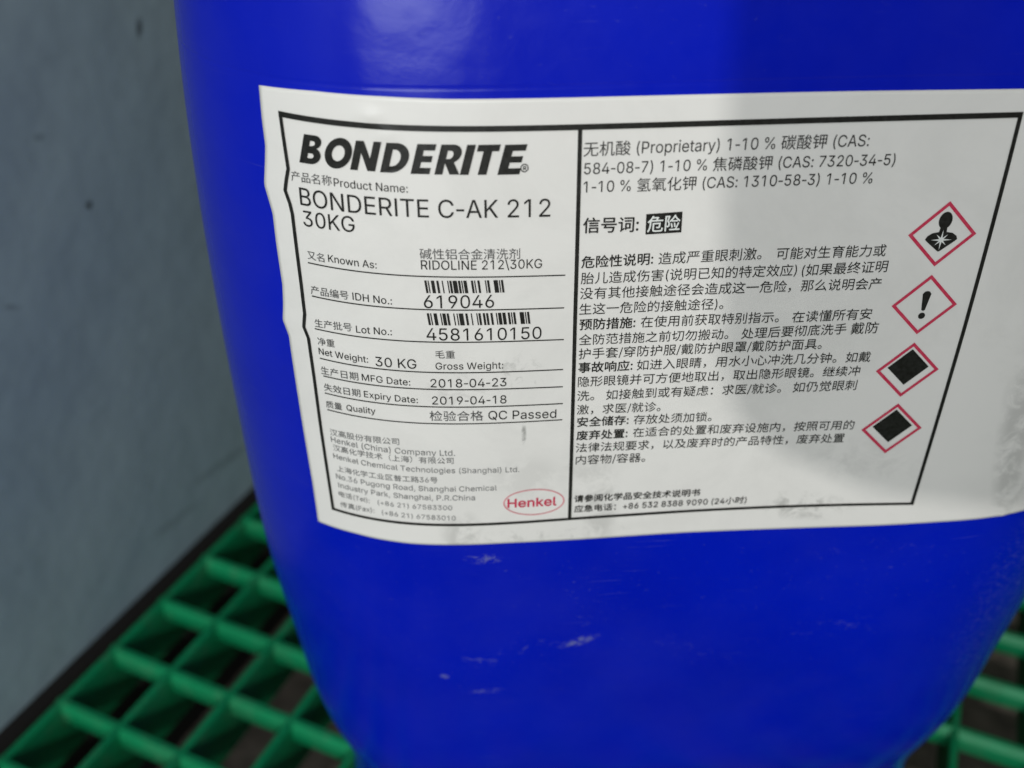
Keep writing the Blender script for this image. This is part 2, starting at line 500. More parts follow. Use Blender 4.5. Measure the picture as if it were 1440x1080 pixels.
# screw cap on top (out of the picture)
cv = []; cf = []; nn = 48
cx, cy = ctr[0] - 0.25, ctr[1] + 0.25
for z, r in ((0.14, 0.15), (0.24, 0.15), (0.25, 0.135)):
    for k in range(nn):
        rr_ = r * (1 + (0.03 if k % 2 else 0) * (z < 0.245))
        cv.append(Wp([cx + rr_ * math.cos(2 * math.pi * k / nn), cy + rr_ * math.sin(2 * math.pi * k / nn), z]))
for r in range(2):
    for k in range(nn):
        k2 = (k + 1) % nn
        cf.append((r * nn + k, r * nn + k2, (r + 1) * nn + k2, (r + 1) * nn + k))
cf.append(tuple(range(2 * nn, 3 * nn)))
obj('cap', cv, cf, simple('black_cap_plastic', (0.02, 0.02, 0.022), 0.4), drum, origin=dbase)

# ---------------------------------------------------------------- label
PL = {
    'left_edge': [(-0.3285, 0.3072), (-0.3287, 0.3419), (-0.3275, 0.3733), (-0.3314, 0.3985), (-0.3349, 0.4193), (-0.3273, 0.4527), (-0.3273, 0.4882), (-0.3256, 0.5425), (-0.328, 0.5663), (-0.3317, 0.5922), (-0.3261, 0.6127), (-0.326, 0.6438), (-0.3248, 0.7427), (-0.3227, 0.8486), (-0.3232, 0.9204)],
    'left_border': [(-0.3035, 0.3318), (-0.3016, 0.3617), (-0.2994, 0.3933), (-0.3035, 0.4071), (-0.3064, 0.4193), (-0.3018, 0.4344), (-0.2999, 0.4468), (-0.2994, 0.4816), (-0.2985, 0.5363), (-0.2986, 0.5744), (-0.302, 0.5932), (-0.2974, 0.6082), (-0.2965, 0.6662), (-0.2965, 0.7439), (-0.2949, 0.8839)],
    'top_edge': [(-0.3285, 0.3072), (-0.2593, 0.3043), (-0.1822, 0.3047), (-0.1146, 0.3063), (0.0118, 0.3071), (0.1558, 0.3073), (0.316, 0.3075), (0.5028, 0.3084)],
    'bot_edge': [(-0.3232, 0.9204), (-0.2638, 0.9182), (-0.2324, 0.9187), (-0.1833, 0.9189), (-0.1354, 0.9174), (-0.0557, 0.9155), (0.0425, 0.9161), (0.1894, 0.9143), (0.4637, 0.9171), (0.5547, 0.9162), (0.6415, 0.9183), (0.6889, 0.9193)],
    'top_border': [(-0.3035, 0.3318), (-0.2094, 0.3301), (-0.1667, 0.3311), (-0.1014, 0.3338), (-0.0306, 0.3358), (0.023, 0.3357), (0.1653, 0.3343), (0.3203, 0.3322), (0.5068, 0.3328)],
    'bot_border': [(-0.2949, 0.8839), (-0.2645, 0.8824), (-0.2169, 0.8826), (-0.1822, 0.8831), (-0.1247, 0.8803), (-0.0518, 0.8779), (0.0289, 0.878), (0.5061, 0.8789)],
    'mid': [(0.0242, 0.3369), (0.0254, 0.5579), (0.0289, 0.8771)],
    'right_border': [(0.507, 0.3335), (0.5063, 0.794), (0.5071, 0.878)],
    'u1': [(-0.2836, 0.5043), (-0.2494, 0.5031), (-0.2221, 0.5046), (-0.1893, 0.5055), (-0.1445, 0.5059), (-0.0983, 0.5062), (0.0123, 0.5074)],
    'u2': [(-0.2832, 0.5473), (-0.2376, 0.547), (-0.1945, 0.5477), (-0.148, 0.5484), (-0.0978, 0.5486), (0.0121, 0.5494)],
    'u3': [(-0.2845, 0.5923), (-0.2398, 0.5912), (-0.1974, 0.5909), (-0.1525, 0.5918), (-0.0822, 0.5923), (0.0128, 0.5919)],
    'u4': [(-0.2824, 0.6338), (-0.2454, 0.633), (-0.2003, 0.6336), (-0.1546, 0.6345), (-0.0999, 0.6344), (0.0131, 0.6342)],
    'u5': [(-0.2805, 0.6594), (-0.2431, 0.658), (-0.203, 0.6584), (-0.1515, 0.6592), (-0.109, 0.659), (0.0134, 0.6593)],
    'u6': [(-0.2814, 0.6849), (-0.2456, 0.6846), (-0.2049, 0.685), (-0.1527, 0.6852), (-0.1097, 0.6844), (0.0141, 0.6846)],
    'u7': [(-0.2809, 0.7106), (-0.2433, 0.7098), (-0.2067, 0.7109), (-0.154, 0.7108), (-0.1104, 0.71), (0.0143, 0.7093)],
}
def curve_v(k):   # v as a function of u
    p = sorted(PL[k]); return (lambda u: np.interp(u, [a for a, _ in p], [b for _, b in p]))
def curve_u(k):
    p = sorted(PL[k], key=lambda t: t[1])
    return (lambda v: np.interp(v, [b for _, b in p], [a for a, _ in p]))
vt, vb, ul = curve_v('top_edge'), curve_v('bot_edge'), curve_u('left_edge')
na, nb = 200, 150
UR = 0.735
LV = []; LU = []
for off in (0.0, -0.0009):
    for jb in range(nb + 1):
        b_ = jb / nb
        vm = 0.3079 + b_ * (0.9165 - 0.3079)
        u0 = float(ul(vm))
        uu = u0 + (UR - u0) * (np.arange(na + 1) / na) ** 1.0
        vv = vt(uu) + b_ * (vb(uu) - vt(uu))
        LV.append(lab(uu, vv, off)); LU.append(np.stack([uu, vv], -1))
LV = np.concatenate(LV); LU = np.concatenate(LU)
LF = []
w_ = na + 1; half = w_ * (nb + 1)
for j in range(nb):
    for i in range(na):
        q = j * w_ + i
        LF.append((q + w_, q + w_ + 1, q + 1, q))
rim = [(i, i + 1) for i in range(na)] + [(j * w_ + na, (j + 1) * w_ + na) for j in range(nb)] + [(nb * w_ + i + 1, nb * w_ + i) for i in range(na)] + [((j + 1) * w_, j * w_) for j in range(nb)]
for p_, q_ in rim: LF.append((p_, q_, q_ + half, p_ + half))
label = obj('label', Wp(LV), LF, PAPER, drum, smooth=True, uvs=LU, origin=dbase)

INKOFF = 0.0010
def flat(name, uvpts, faces, material, off=INKOFF):
    q = np.asarray(uvpts, float)
    return obj(name, Wp(lab(q[:, 0], q[:, 1], off)), faces, material, label, origin=dbase)

def ribbon(pts, wd, nseg=60, wd2=None):
    """strip of constant width along a polyline in label coordinates"""
    p = np.asarray(pts, float)
    L = np.concatenate([[0], np.cumsum(np.linalg.norm(np.diff(p, axis=0), axis=1))])
    t = np.unique(np.concatenate([np.linspace(0, L[-1], nseg), L]))
    q = np.stack([np.interp(t, L, p[:, 0]), np.interp(t, L, p[:, 1])], -1)
    tg = np.gradient(q, axis=0); tg /= np.linalg.norm(tg, axis=1)[:, None]
    nrm = np.stack([-tg[:, 1], tg[:, 0]], -1) * wd / 2
    v = np.concatenate([q - nrm, q + nrm]); k = len(q)
    return v, [(i, i + 1, k + i + 1, k + i) for i in range(k - 1)]

def smooth_pl(p, deg=3):
    p = np.asarray(p, float)
    c = np.polyfit(p[:, 0], p[:, 1], min(deg, len(p) - 1))
    x = np.linspace(p[0, 0], p[-1, 0], 40)
    return np.stack([x, np.polyval(c, x)], -1)
BW = 0.0062
tb = smooth_pl(PL['top_border'], 3) + np.array([0, BW / 2]); bbd = smooth_pl(PL['bot_border'], 3) - np.array([0, 0.0010])
for pts, wd in ((tb, BW), (bbd, 0.0042)):
    v, f = ribbon(pts, wd, 80); flat('border_line', v, f, INK)
lb = [(u + 0.0022, v) for (u, v) in PL['left_border']]
lb[0] = (lb[0][0], tb[0][1] - BW / 2); lb[-1] = (lb[-1][0], bbd[0][1] + 0.002)
v, f = ribbon(lb, 0.0044, 90); flat('border_line', v, f, INK, INKOFF + 0.0002)
rb = [(PL['right_border'][0][0] - .002, tb[-1][1] - BW / 2), (0.507, 0.6), (0.5072, bbd[-1][1] + 0.002)]
v, f = ribbon(rb, 0.0048, 60); flat('border_line', v, f, INK, INKOFF + 0.0002)
mp_ = [(PL['mid'][0][0], 0.337), PL['mid'][1], (PL['mid'][2][0], 0.8765)]
v, f = ribbon(mp_, 0.0046, 60); flat('divider_line', v, f, INK, INKOFF + 0.0002)
for k in range(1, 8):
    v, f = ribbon(smooth_pl(PL['u%d' % k], 2), 0.0014, 40); flat('rule_line', v, f, INK)

F_C = None                # the font built into Blender; Chinese characters come from its own fallback
try: F_A = bpy.data.fonts.load(os.path.join(bpy.utils.system_resource('DATAFILES'), 'fonts', 'Inter.woff2'))
except Exception: F_A = None
from mathutils.geometry import tessellate_polygon
def outlines(chars, fnt):
    """outline polygons and advance of every character, fetched in one go: one character and a bar per line"""
    chars = sorted(set(chars))
    cu = bpy.data.curves.new('lettering', 'FONT')
    cu.body = '\n'.join(c + '|' for c in chars)
    if fnt: cu.font = fnt
    cu.size = 1.0
    cu.space_line = 3.0
    o = bpy.data.objects.new('lettering', cu)
    col.objects.link(o)
    dg = bpy.context.evaluated_depsgraph_get()
    oe = o.evaluated_get(dg)
    c2 = oe.to_curve(dg)
    lines = {}
    for sp in c2.splines:
        pts = []
        if sp.type == 'BEZIER':
            bp_ = sp.bezier_points; n = len(bp_)
            for k in range(n):
                p0 = bp_[k]; p1 = bp_[(k + 1) % n]
                a0 = np.array(p0.co[:2]); h0 = np.array(p0.handle_right[:2]); h1 = np.array(p1.handle_left[:2]); a1 = np.array(p1.co[:2])
                d_ = a1 - a0; L_ = math.hypot(*d_) + 1e-9
                cr = lambda h: abs(d_[0] * (h[1] - a0[1]) - d_[1] * (h[0] - a0[0]))
                m_ = 1 if max(cr(h0), cr(h1)) / L_ < 0.002 else 4
                for q in range(m_):
                    t_ = q / m_
                    pts.append((1 - t_) ** 3 * a0 + 3 * (1 - t_) ** 2 * t_ * h0 + 3 * (1 - t_) * t_ * t_ * h1 + t_ ** 3 * a1)
        else:
            pts = [np.array(p.co[:2]) for p in sp.points]
        if len(pts) > 2:
            p = np.array(pts)
            lines.setdefault(int(round(-(p[:, 1].mean() - 0.3) / 3.0)), []).append(p)
    oe.to_curve_clear()
    bpy.data.objects.remove(o); bpy.data.curves.remove(cu)
    G = {}
    lsb = None
    for i, c in enumerate(chars):
        L = sorted(lines[i], key=lambda p: p[:, 0].min())
        bar = L.pop()
        if c == '|': lsb_src = L[0] if L else bar
        G[c] = ([p + np.array([0, 3.0 * i]) for p in L], bar[:, 0].min())
    lsb = G['|'][0][0][:, 0].min()
    return {c: ([p.copy() for p in g], a - lsb) for c, (g, a) in G.items()}
GL = {}
def layout(t, key):
    x = 0; out = []
    for c in t:
        g, adv = GL[key][c]
        out += [p + np.array([x, 0]) for p in g]
        x += adv
    return out
def sarea(p):
    x, y = p[:, 0], p[:, 1]
    return 0.5 * np.sum(x * np.roll(y, -1) - np.roll(x, -1) * y)
def inside(pt, p):
    x, y = pt; xs, ys = p[:, 0], p[:, 1]; x2, y2 = np.roll(xs, -1), np.roll(ys, -1)
    c = ((ys > y) != (y2 > y)) & (x < (x2 - xs) * (y - ys) / (y2 - ys + 1e-12) + xs)
    return c.sum() % 2 == 1
rj = np.random.default_rng(3)
def text_mesh(t, key):
    loops = layout(t, key)
    ar_ = [sarea(l) for l in loops]
    big = max(range(len(loops)), key=lambda k: abs(ar_[k]))
    sg = math.copysign(1, ar_[big])      # outlines turn one way, holes the other
    outs = [k for k in range(len(loops)) if ar_[k] * sg > 0]
    groups = {k: [] for k in outs}
    for k in range(len(loops)):
        if ar_[k] * sg > 0: continue
        c_ = [q for q in outs if abs(ar_[q]) > abs(ar_[k]) and inside(loops[k][0], loops[q])]
        if c_: groups[min(c_, key=lambda q: abs(ar_[q]))].append(k)
    vs = []; fs = []
    for k, hs in groups.items():
        ls = [loops[k]] + [loops[h] for h in hs]
        ls = [np.array([p for p, q in zip(l, np.roll(l, 1, axis=0)) if abs(p - q).sum() > 1e-4]) for l in ls]
        want = sum(abs(sarea(l)) * (1 if i == 0 else -1) for i, l in enumerate(ls))
        best = None
        for tr_ in range(6):
            jit = [l + (rj.normal(0, 3e-4, l.shape) if tr_ else 0) for l in ls]
            tri = tessellate_polygon([[Vector((x, y, 0)) for x, y in l] for l in jit])
            ap = np.concatenate(jit)
            got = sum(abs((ap[b][0] - ap[a][0]) * (ap[c][1] - ap[a][1]) - (ap[b][1] - ap[a][1]) * (ap[c][0] - ap[a][0])) / 2 for a, b, c in tri)
            er = abs(got - want) / want
            if best is None or er < best[0]: best = (er, tri)
            if er < 0.01: break
        tri = best[1]
        b0 = len(vs)
        for l in ls: vs.extend(map(tuple, l))
        allp = np.concatenate(ls)
        for tr in tri:
            p_, q_, r_ = allp[tr[0]], allp[tr[1]], allp[tr[2]]
            if (q_[0] - p_[0]) * (r_[1] - p_[1]) - (q_[1] - p_[1]) * (r_[0] - p_[0]) > 0: tr = (tr[0], tr[1], tr[2])
            else: tr = (tr[0], tr[2], tr[1])
            fs.append(tuple(b0 + x for x in tr))
    return np.array(vs), fs
TEXTS = [
    ('B','产品名称','c',-0.2943,0.4063,-0.2441,0.4050),
    ('B','Product Name:','a',-0.2417,0.4050,-0.1600,0.4065),
    ('B','BONDERITE C-AK 212','a',-0.2855,0.4330,-0.0061,0.4357),
    ('B','30KG','a',-0.2840,0.4579,-0.2217,0.4567),
    ('B','又名','c',-0.2834,0.4989,-0.2618,0.4993),
    ('B','Known As:','a',-0.2568,0.4975,-0.1998,0.4989),
    ('B','碱性铝合金清洗剂','c',-0.1509,0.4840,-0.0396,0.4850),
    ('B','RIDOLINE 212\\30KG','n',-0.1500,0.4969,-0.0146,0.4973),
    ('B','619046','a',-0.1490,0.5461,-0.0694,0.5458),
    ('B','4581610150','a',-0.1480,0.5889,-0.0140,0.5896),
    ('B','产品编号','c',-0.2840,0.5442,-0.2360,0.5432),
    ('B','IDH No.:','a',-0.2311,0.5423,-0.1852,0.5436),
    ('B','生产批号','c',-0.2838,0.5891,-0.2357,0.5857),
    ('B','Lot No.:','a',-0.2305,0.5862,-0.1880,0.5848),
    ('B','净重','c',-0.2826,0.6139,-0.2600,0.6127),
    ('B','Net Weight:','a',-0.2828,0.6274,-0.2193,0.6269),
    ('B','30 KG','a',-0.2105,0.6301,-0.1619,0.6298),
    ('B','毛重','c',-0.1390,0.6138,-0.1161,0.6141),
    ('B','Gross Weight:','a',-0.1394,0.6297,-0.0594,0.6294),
    ('B','生产日期','c',-0.2831,0.6564,-0.2337,0.6551),
    ('B','MFG Date:','a',-0.2291,0.6538,-0.1704,0.6545),
    ('B','2018-04-23','a',-0.1464,0.6557,-0.0557,0.6549),
    ('B','失效日期','c',-0.2816,0.6811,-0.2331,0.6796),
    ('B','Expiry Date:','a',-0.2285,0.6786,-0.1628,0.6801),
    ('B','2019-04-18','a',-0.1457,0.6811,-0.0558,0.6803),
    ('B','质量','c',-0.2820,0.7070,-0.2596,0.7056),
    ('B','Quality','a',-0.2535,0.7044,-0.2160,0.7024),
    ('B','检验合格','c',-0.1497,0.7060,-0.0844,0.7055),
    ('B','QC Passed','a',-0.0782,0.7042,0.0064,0.7058),
    ('C','汉高股份有限公司','c',-0.2813,0.7510,-0.1895,0.7474),
    ('C','Henkel (China) Company Ltd.','a',-0.2812,0.7621,-0.1208,0.7609),
    ('C','汉高化学技术（上海）有限公司','c',-0.2797,0.7757,-0.1230,0.7740),
    ('C','Henkel Chemical Technologies (Shanghai) Ltd.','a',-0.2809,0.7892,-0.0397,0.7896),
    ('C','上海化学工业区普工路36号','c',-0.2779,0.8100,-0.1443,0.8066),
    ('C','No.36 Pugong Road, Shanghai Chemical','a',-0.2810,0.8239,-0.0689,0.8194),
    ('C','Industry Park, Shanghai, P.R.China','a',-0.2790,0.8388,-0.0974,0.8356),
    ('C','电话(Tel):','c',-0.2803,0.8550,-0.2360,0.8543),
    ('C','(+86 21) 67583300','a',-0.2251,0.8537,-0.1275,0.8530),
    ('C','传真(Fax):','c',-0.2803,0.8743,-0.2310,0.8709),
    ('C','(+86 21) 67583010','a',-0.2206,0.8705,-0.1235,0.8712),
    ('B','无机酸 (Proprietary) 1-10 % 碳酸钾 (CAS:','n',0.0286,0.3692,0.3424,0.3674),
    ('B','584-08-7) 1-10 % 焦磷酸钾 (CAS: 7320-34-5)','n',0.0298,0.3889,0.3757,0.3880),
    ('B','1-10 % 氢氧化钾 (CAS: 1310-58-3) 1-10 %','n',0.0299,0.4094,0.3541,0.4083),
    ('B','信号词:','nb',0.0307,0.4565,0.0938,0.4571),
    ('B','危险性说明:','nb',0.0303,0.4994,0.1134,0.4981),
    ('B','造成严重眼刺激。','n',0.1197,0.4987,0.2402,0.4965),
    ('B','可能对生育能力或','n',0.2576,0.4975,0.3870,0.4970),
    ('B','胎儿造成伤害(说明已知的特定效应)','n',0.0304,0.5198,0.2849,0.5188),
    ('B','(如果最终证明','n',0.2912,0.5186,0.3931,0.5162),
    ('B','没有其他接触途径会造成这一危险，那么说明会产','n',0.0302,0.5393,0.3900,0.5398),
    ('B','生这一危险的接触途径)。','n',0.0301,0.5597,0.2027,0.5597),
    ('B','预防措施:','nb',0.0308,0.5801,0.0981,0.5800),
    ('B','在使用前获取特别指示。','n',0.1046,0.5803,0.2731,0.5804),
    ('B','在读懂所有安','n',0.2891,0.5815,0.3867,0.5800),
    ('B','全防范措施之前切勿搬动。','n',0.0311,0.6010,0.2137,0.6011),
    ('B','处理后要彻底洗手','n',0.2296,0.6018,0.3592,0.5998),
    ('B','戴防','n',0.3651,0.6005,0.3987,0.5997),
    ('B','护手套/穿防护服/戴防护眼罩/戴防护面具。','n',0.0314,0.6207,0.3326,0.6200),
    ('B','事故响应:','nb',0.0318,0.6400,0.0987,0.6401),
    ('B','如进入眼睛，用水小心冲洗几分钟。如戴','n',0.1040,0.6404,0.3978,0.6409),
    ('B','隐形眼镜并可方便地取出，取出隐形眼镜。继续冲','n',0.0320,0.6608,0.3882,0.6611),
    ('B','洗。','n',0.0318,0.6817,0.0533,0.6819),
    ('B','如接触到或有疑虑：求医/就诊。','n',0.0682,0.6820,0.2914,0.6829),
    ('B','如仍觉眼刺','n',0.3066,0.6830,0.3884,0.6825),
    ('B','激，求医/就诊。','n',0.0323,0.7024,0.1390,0.7035),
    ('B','安全储存:','nb',0.0330,0.7215,0.0992,0.7217),
    ('B','存放处须加锁。','n',0.1056,0.7221,0.2069,0.7228),
    ('B','废弃处置:','nb',0.0331,0.7426,0.0992,0.7426),
    ('B','在适合的处置和废弃设施内，按照可用的','n',0.1061,0.7424,0.3975,0.7449),
    ('B','法律法规要求，以及废弃时的产品特性，废弃处置','n',0.0329,0.7625,0.3883,0.7657),
    ('B','内容物/容器。','n',0.0337,0.7824,0.1255,0.7838),
    ('B','请参阅化学品安全技术说明书','nb',0.0341,0.8470,0.2057,0.8472),
    ('B','应急电话：+86 532 8388 9090 (24小时)','nm',0.0347,0.8647,0.2718,0.8643),
    ('R','Henkel','s',-0.0552,0.8502,0.0102,0.8502),
    ('B','®','a',-0.0392,0.3873,-0.0304,0.3872),
]
def unknot(p):
    """drop tiny overlap loops of an outline (joins of two strokes)"""
    n = len(p); i = 0
    while i < n and n > 8:
        for k in range(2, 12):
            a, b = p[i], p[(i + 1) % n]; c, e = p[(i + k) % n], p[(i + k + 1) % n]
            r, q = b - a, e - c; dn = r[0] * q[1] - r[1] * q[0]
            if abs(dn) < 1e-12: continue
            t = ((c[0] - a[0]) * q[1] - (c[1] - a[1]) * q[0]) / dn; u = ((c[0] - a[0]) * r[1] - (c[1] - a[1]) * r[0]) / dn
            if 0 < t < 1 and 0 < u < 1:
                x = a + t * r; loop = np.array([x] + [p[(i + 1 + m) % n] for m in range(k)])
                if abs(sarea(loop)) < 0.0012:
                    kill = {(i + 1 + m) % n for m in range(k)}
                    keep = [(x if m == (i + 1) % n else p[m]) for m in range(n) if m not in kill or m == (i + 1) % n]
                    p = np.array(keep); n = len(p); break
        i += 1
    return p
for key, fnt in (('a', F_A), ('c', F_C)):
    GL[key] = outlines(''.join(t for (_, t, st, *_r) in TEXTS if (st[0] in 'as') == (key == 'a')) + '危险' * (key == 'c') + '|' + ''.join(c for (_, t, *_r) in TEXTS for c in t if ord(c) < 127), fnt)
if F_A:                   # plain grotesque forms: no foot on the 1, no serifs on the I
    g, adv = GL['a']['1']; GL['a']['1'] = ([p for p in g if p[:, 1].max() > 0.3], adv)
    GL['a']['I'] = ([np.array([(.062, 0), (.127, 0), (.127, .509), (.062, .509)])[::-1]], 0.190)
    for c in 'RP':
        if c in GL['a']:
            for p in GL['a'][c][0]:
                if len(p) > 20: p[(p[:, 0] < .11) & (p[:, 1] > .15) & (p[:, 1] < .3), 0] = .1262
    ky = 0.735 * GL['c']['一'][1] / 0.509; kx = ky * 0.90
    flip = 1 if sarea(GL['a']['0'][0][0]) * max((sarea(p) for p in GL['c']['一'][0]), key=abs) > 0 else -1
    g, adv = GL['a']['-']; x_ = g[0][:, 0].min(); w_ = g[0][:, 0].max() - x_; GL['a']['-'] = ([p - np.array([x_ - .035, 0]) for p in g], w_ + .07)
    for p in GL['a']['e'][0]:
        if len(p) > 60:
            p[(p[:, 0] < .08) & (abs(p[:, 1] - .169) < .002)] = (.0962, .169)
            p[(p[:, 0] < .08) & (abs(p[:, 1] - .221) < .002)] = (.0968, .221)
            p[(abs(p[:, 0] - .338) < .002) & (abs(p[:, 1] - .221) < .002)] = (.3092, .221)
            p[(abs(p[:, 0] - .310) < .002) & (abs(p[:, 1] - .202) < .002)] = (.3090, .2215)
            p[(p[:, 0] < .0975) & (p[:, 0] > .095) & (p[:, 1] > .17) & (p[:, 1] < .215)] = (.0960, .166)
    for c in GL['a']: GL['a'][c] = ([unknot(p) if c not in 'eRP' else p for p in GL['a'][c][0]], GL['a'][c][1])
    for c in GL['a']:     # Latin letters and figures of the mixed lines too
        if c in GL['c'] and ord(c) < 127:
            g, adv = GL['a'][c]; GL['c'][c] = ([(p * np.array([kx, ky]))[::flip] for p in g], adv * kx)
BOLD = {'a': 0, 'c': 0, 'n': 0, 'nb': 0.030, 'nm': 0.018, 's': 0.03}
def put_text(t, style, u0, v0, u1, v1, material, off=INKOFF, vs=1.0):
    co, fs = text_mesh(t, 'a' if style[0] in 'as' else 'c')
    bw = BOLD[style]
    x0, x1 = co[:, 0].min(), co[:, 0].max()
    k = (u1 - u0) / (x1 - x0 + bw)
    allq = []; allf = []; offs = []
    for c_, (dx, dy) in enumerate([(0, 0)] if not bw else [(0, 0), (bw, 0), (bw / 2, bw / 3), (bw / 2, -bw / 3)]):
        tt = (co[:, 0] + dx - x0) / (x1 - x0 + bw)
        yb = -(co[:, 1] + dy) * k * vs * (1.06 if style == 'a' else 1)
        if t[0] > '\u2fff' and style[0] in 'cn': yb = yb - 0.07 * k
        n0 = sum(len(q) for q in allq)
        allq.append(np.stack([u0 + tt * (u1 - u0), v0 + tt * (v1 - v0) + yb], -1))
        allf += [tuple(n0 + x for x in f) for f in fs]
        offs.append(np.full(len(co), off + 0.00008 * c_))
    q = np.concatenate(allq)
    return obj('lettering', Wp(lab(q[:, 0], q[:, 1], np.concatenate(offs))), allf, material, label, origin=dbase)
for (mm, t, st, u0, v0, u1, v1) in TEXTS:
    mt = {'B': INK, 'C': PALEINK, 'R': REDINK}[mm]
    if st == 'c' and mm == 'B': mt = GREYINK
    put_text(t, st, u0, v0, u1, v1, mt)

# big black box with knocked-out word
bxv = [(0.1015, 0.4368), (0.1425, 0.4352), (0.1432, 0.4598), (0.1022, 0.4610)]
flat('signal_box', bxv, [(3, 2, 1, 0)], INK)
put_text('危险', 'nb', 0.1035, 0.4578, 0.1410, 0.4568, KNOCK, INKOFF + 0.0004, 1.08)

# barcodes: real bar patterns of Code 128 like widths
def barcode(u0, u1, v0, v1, pat, du=0.0018):
    n = sum(pat); x = 0; vs = []; fs = []
    for k, wdt in enumerate(pat):
        if k % 2 == 0:
            a = u0 + (u1 - u0) * x / n; b2 = u0 + (u1 - u0) * (x + wdt) / n
            q = len(vs)
            vs += [(a, v0), (b2, v0), (b2 + du, v1), (a + du, v1)]
            fs.append((q + 3, q + 2, q + 1, q))
        x += wdt
    flat('barcode', vs, fs, INK)
barcode(-0.1473, -0.0590, 0.5107, 0.5266, [2,1,1,2,3,2,2,3,1,4,1,1,2,1,4,1,2,1,1,1,3,4,2,1,1,2,2,5,1,1,2,4,4,1,1,1,2])
barcode(-0.1464, -0.0290, 0.5529, 0.5686, [2,1,1,2,3,3,1,1,3,1,2,4,1,2,1,1,4,2,2,3,1,4,1,1,2,2,2,1,2,2,2,3,1,1,3,1,3,2,2,1,1,1,2,4,4,1,1,1,2])

# hazard diamonds: red frame plus black symbol
def diamond(cu, cv, r):
    ri = r * 0.865
    o = [(cu, cv - r), (cu + r, cv), (cu, cv + r), (cu - r, cv)]
    i = [(cu, cv - ri), (cu + ri, cv), (cu, cv + ri), (cu - ri, cv)]
    flat('hazard_frame', o + i, [(k, 4 + k, 4 + (k + 1) % 4, (k + 1) % 4) for k in range(4)], REDINK)
def disc(cu, cv, ru, rv, n=28, a0=0, a1=2 * math.pi):
    return [(cu + ru * math.cos(a0 + (a1 - a0) * k / n), cv + rv * math.sin(a0 + (a1 - a0) * k / n)) for k in range(n)]
DC = [(0.4493, 0.4717), (0.4490, 0.5630), (0.4490, 0.6553), (0.4489, 0.7463)]
for (cu, cv) in DC: diamond(cu, cv, 0.0402)
for (cu, cv) in DC[2:]:
    r = 0.0262; cu -= 0.0; cv -= 0.0045
    flat('hazard_symbol', [(cu, cv - r), (cu + r, cv), (cu, cv + r), (cu - r, cv)], [(3, 2, 1, 0)], INK)
# exclamation mark
cu, cv = DC[1]
vs = []; fs = []
p = disc(cu + 0.000, cv + 0.0145, 0.0042, 0.0042); vs += p; fs.append(tuple(range(len(p)))[::-1])
q0 = len(vs)
p = [(cu - 0.0052, cv - 0.0150), (cu - 0.0030, cv - 0.0180), (cu, cv - 0.0188), (cu + 0.0030, cv - 0.0180), (cu + 0.0052, cv - 0.0150), (cu + 0.0022, cv + 0.0065), (cu, cv + 0.0078), (cu - 0.0022, cv + 0.0065)]
vs += p; fs.append(tuple(range(q0, q0 + len(p)))[::-1])
flat('hazard_symbol', vs, fs, INK)
# person with star burst on the chest
cu, cv = DC[0]
vs = []; fs = []
p = disc(cu, cv - 0.0172, 0.0078, 0.0104); vs += p; fs.append(tuple(range(len(p)))[::-1])
q0 = len(vs)
p = [(cu - 0.0038, cv - 0.0095), (cu + 0.0038, cv - 0.0095), (cu + 0.0045, cv - 0.0030), (cu + 0.0120, cv - 0.0016), (cu + 0.0172, cv + 0.0020), (cu + 0.0190, cv + 0.0060), (cu + 0.0165, cv + 0.0085), (cu + 0.0010, cv + 0.0210),
     (cu - 0.0010, cv + 0.0210), (cu - 0.0165, cv + 0.0085), (cu - 0.0190, cv + 0.0060), (cu - 0.0172, cv + 0.0020), (cu - 0.0120, cv - 0.0016), (cu - 0.0045, cv - 0.0030)]
cc = len(vs); vs.append((cu, cv + 0.006)); vs += p
for k in range(len(p)): fs.append((cc, cc + 1 + (k + 1) % len(p), cc + 1 + k))
flat('hazard_symbol', vs, fs, INK)
p = []
for k in range(16):
    a = math.pi * 2 * k / 16; r = (0.0125 if (k // 2) % 2 == 0 else 0.0095) if k % 2 == 0 else 0.0028
    p.append((cu + r * math.sin(a), cv + 0.0065 - r * math.cos(a)))
vs = [(cu, cv + 0.0065)] + p
flat('hazard_symbol', vs, [(0, 1 + (k + 1) % 16, 1 + k) for k in range(16)], KNOCK, INKOFF + 0.0004)

# oval round the company word
n = 72; vs = []; fs = []
for k in range(n):
    a = 2 * math.pi * k / n
    for r in (1.0, 0.955):
        vs.append((-0.0198 + 0.0408 * r * math.cos(a), 0.8428 + (0.0228 * (r if r == 1 else 0.93)) * math.sin(a)))
fs = [(2 * k, 2 * k + 1, (2 * k + 3) % (2 * n), (2 * k + 2) % (2 * n)) for k in range(n)]
flat('logo_oval', vs, fs, PINKINK)

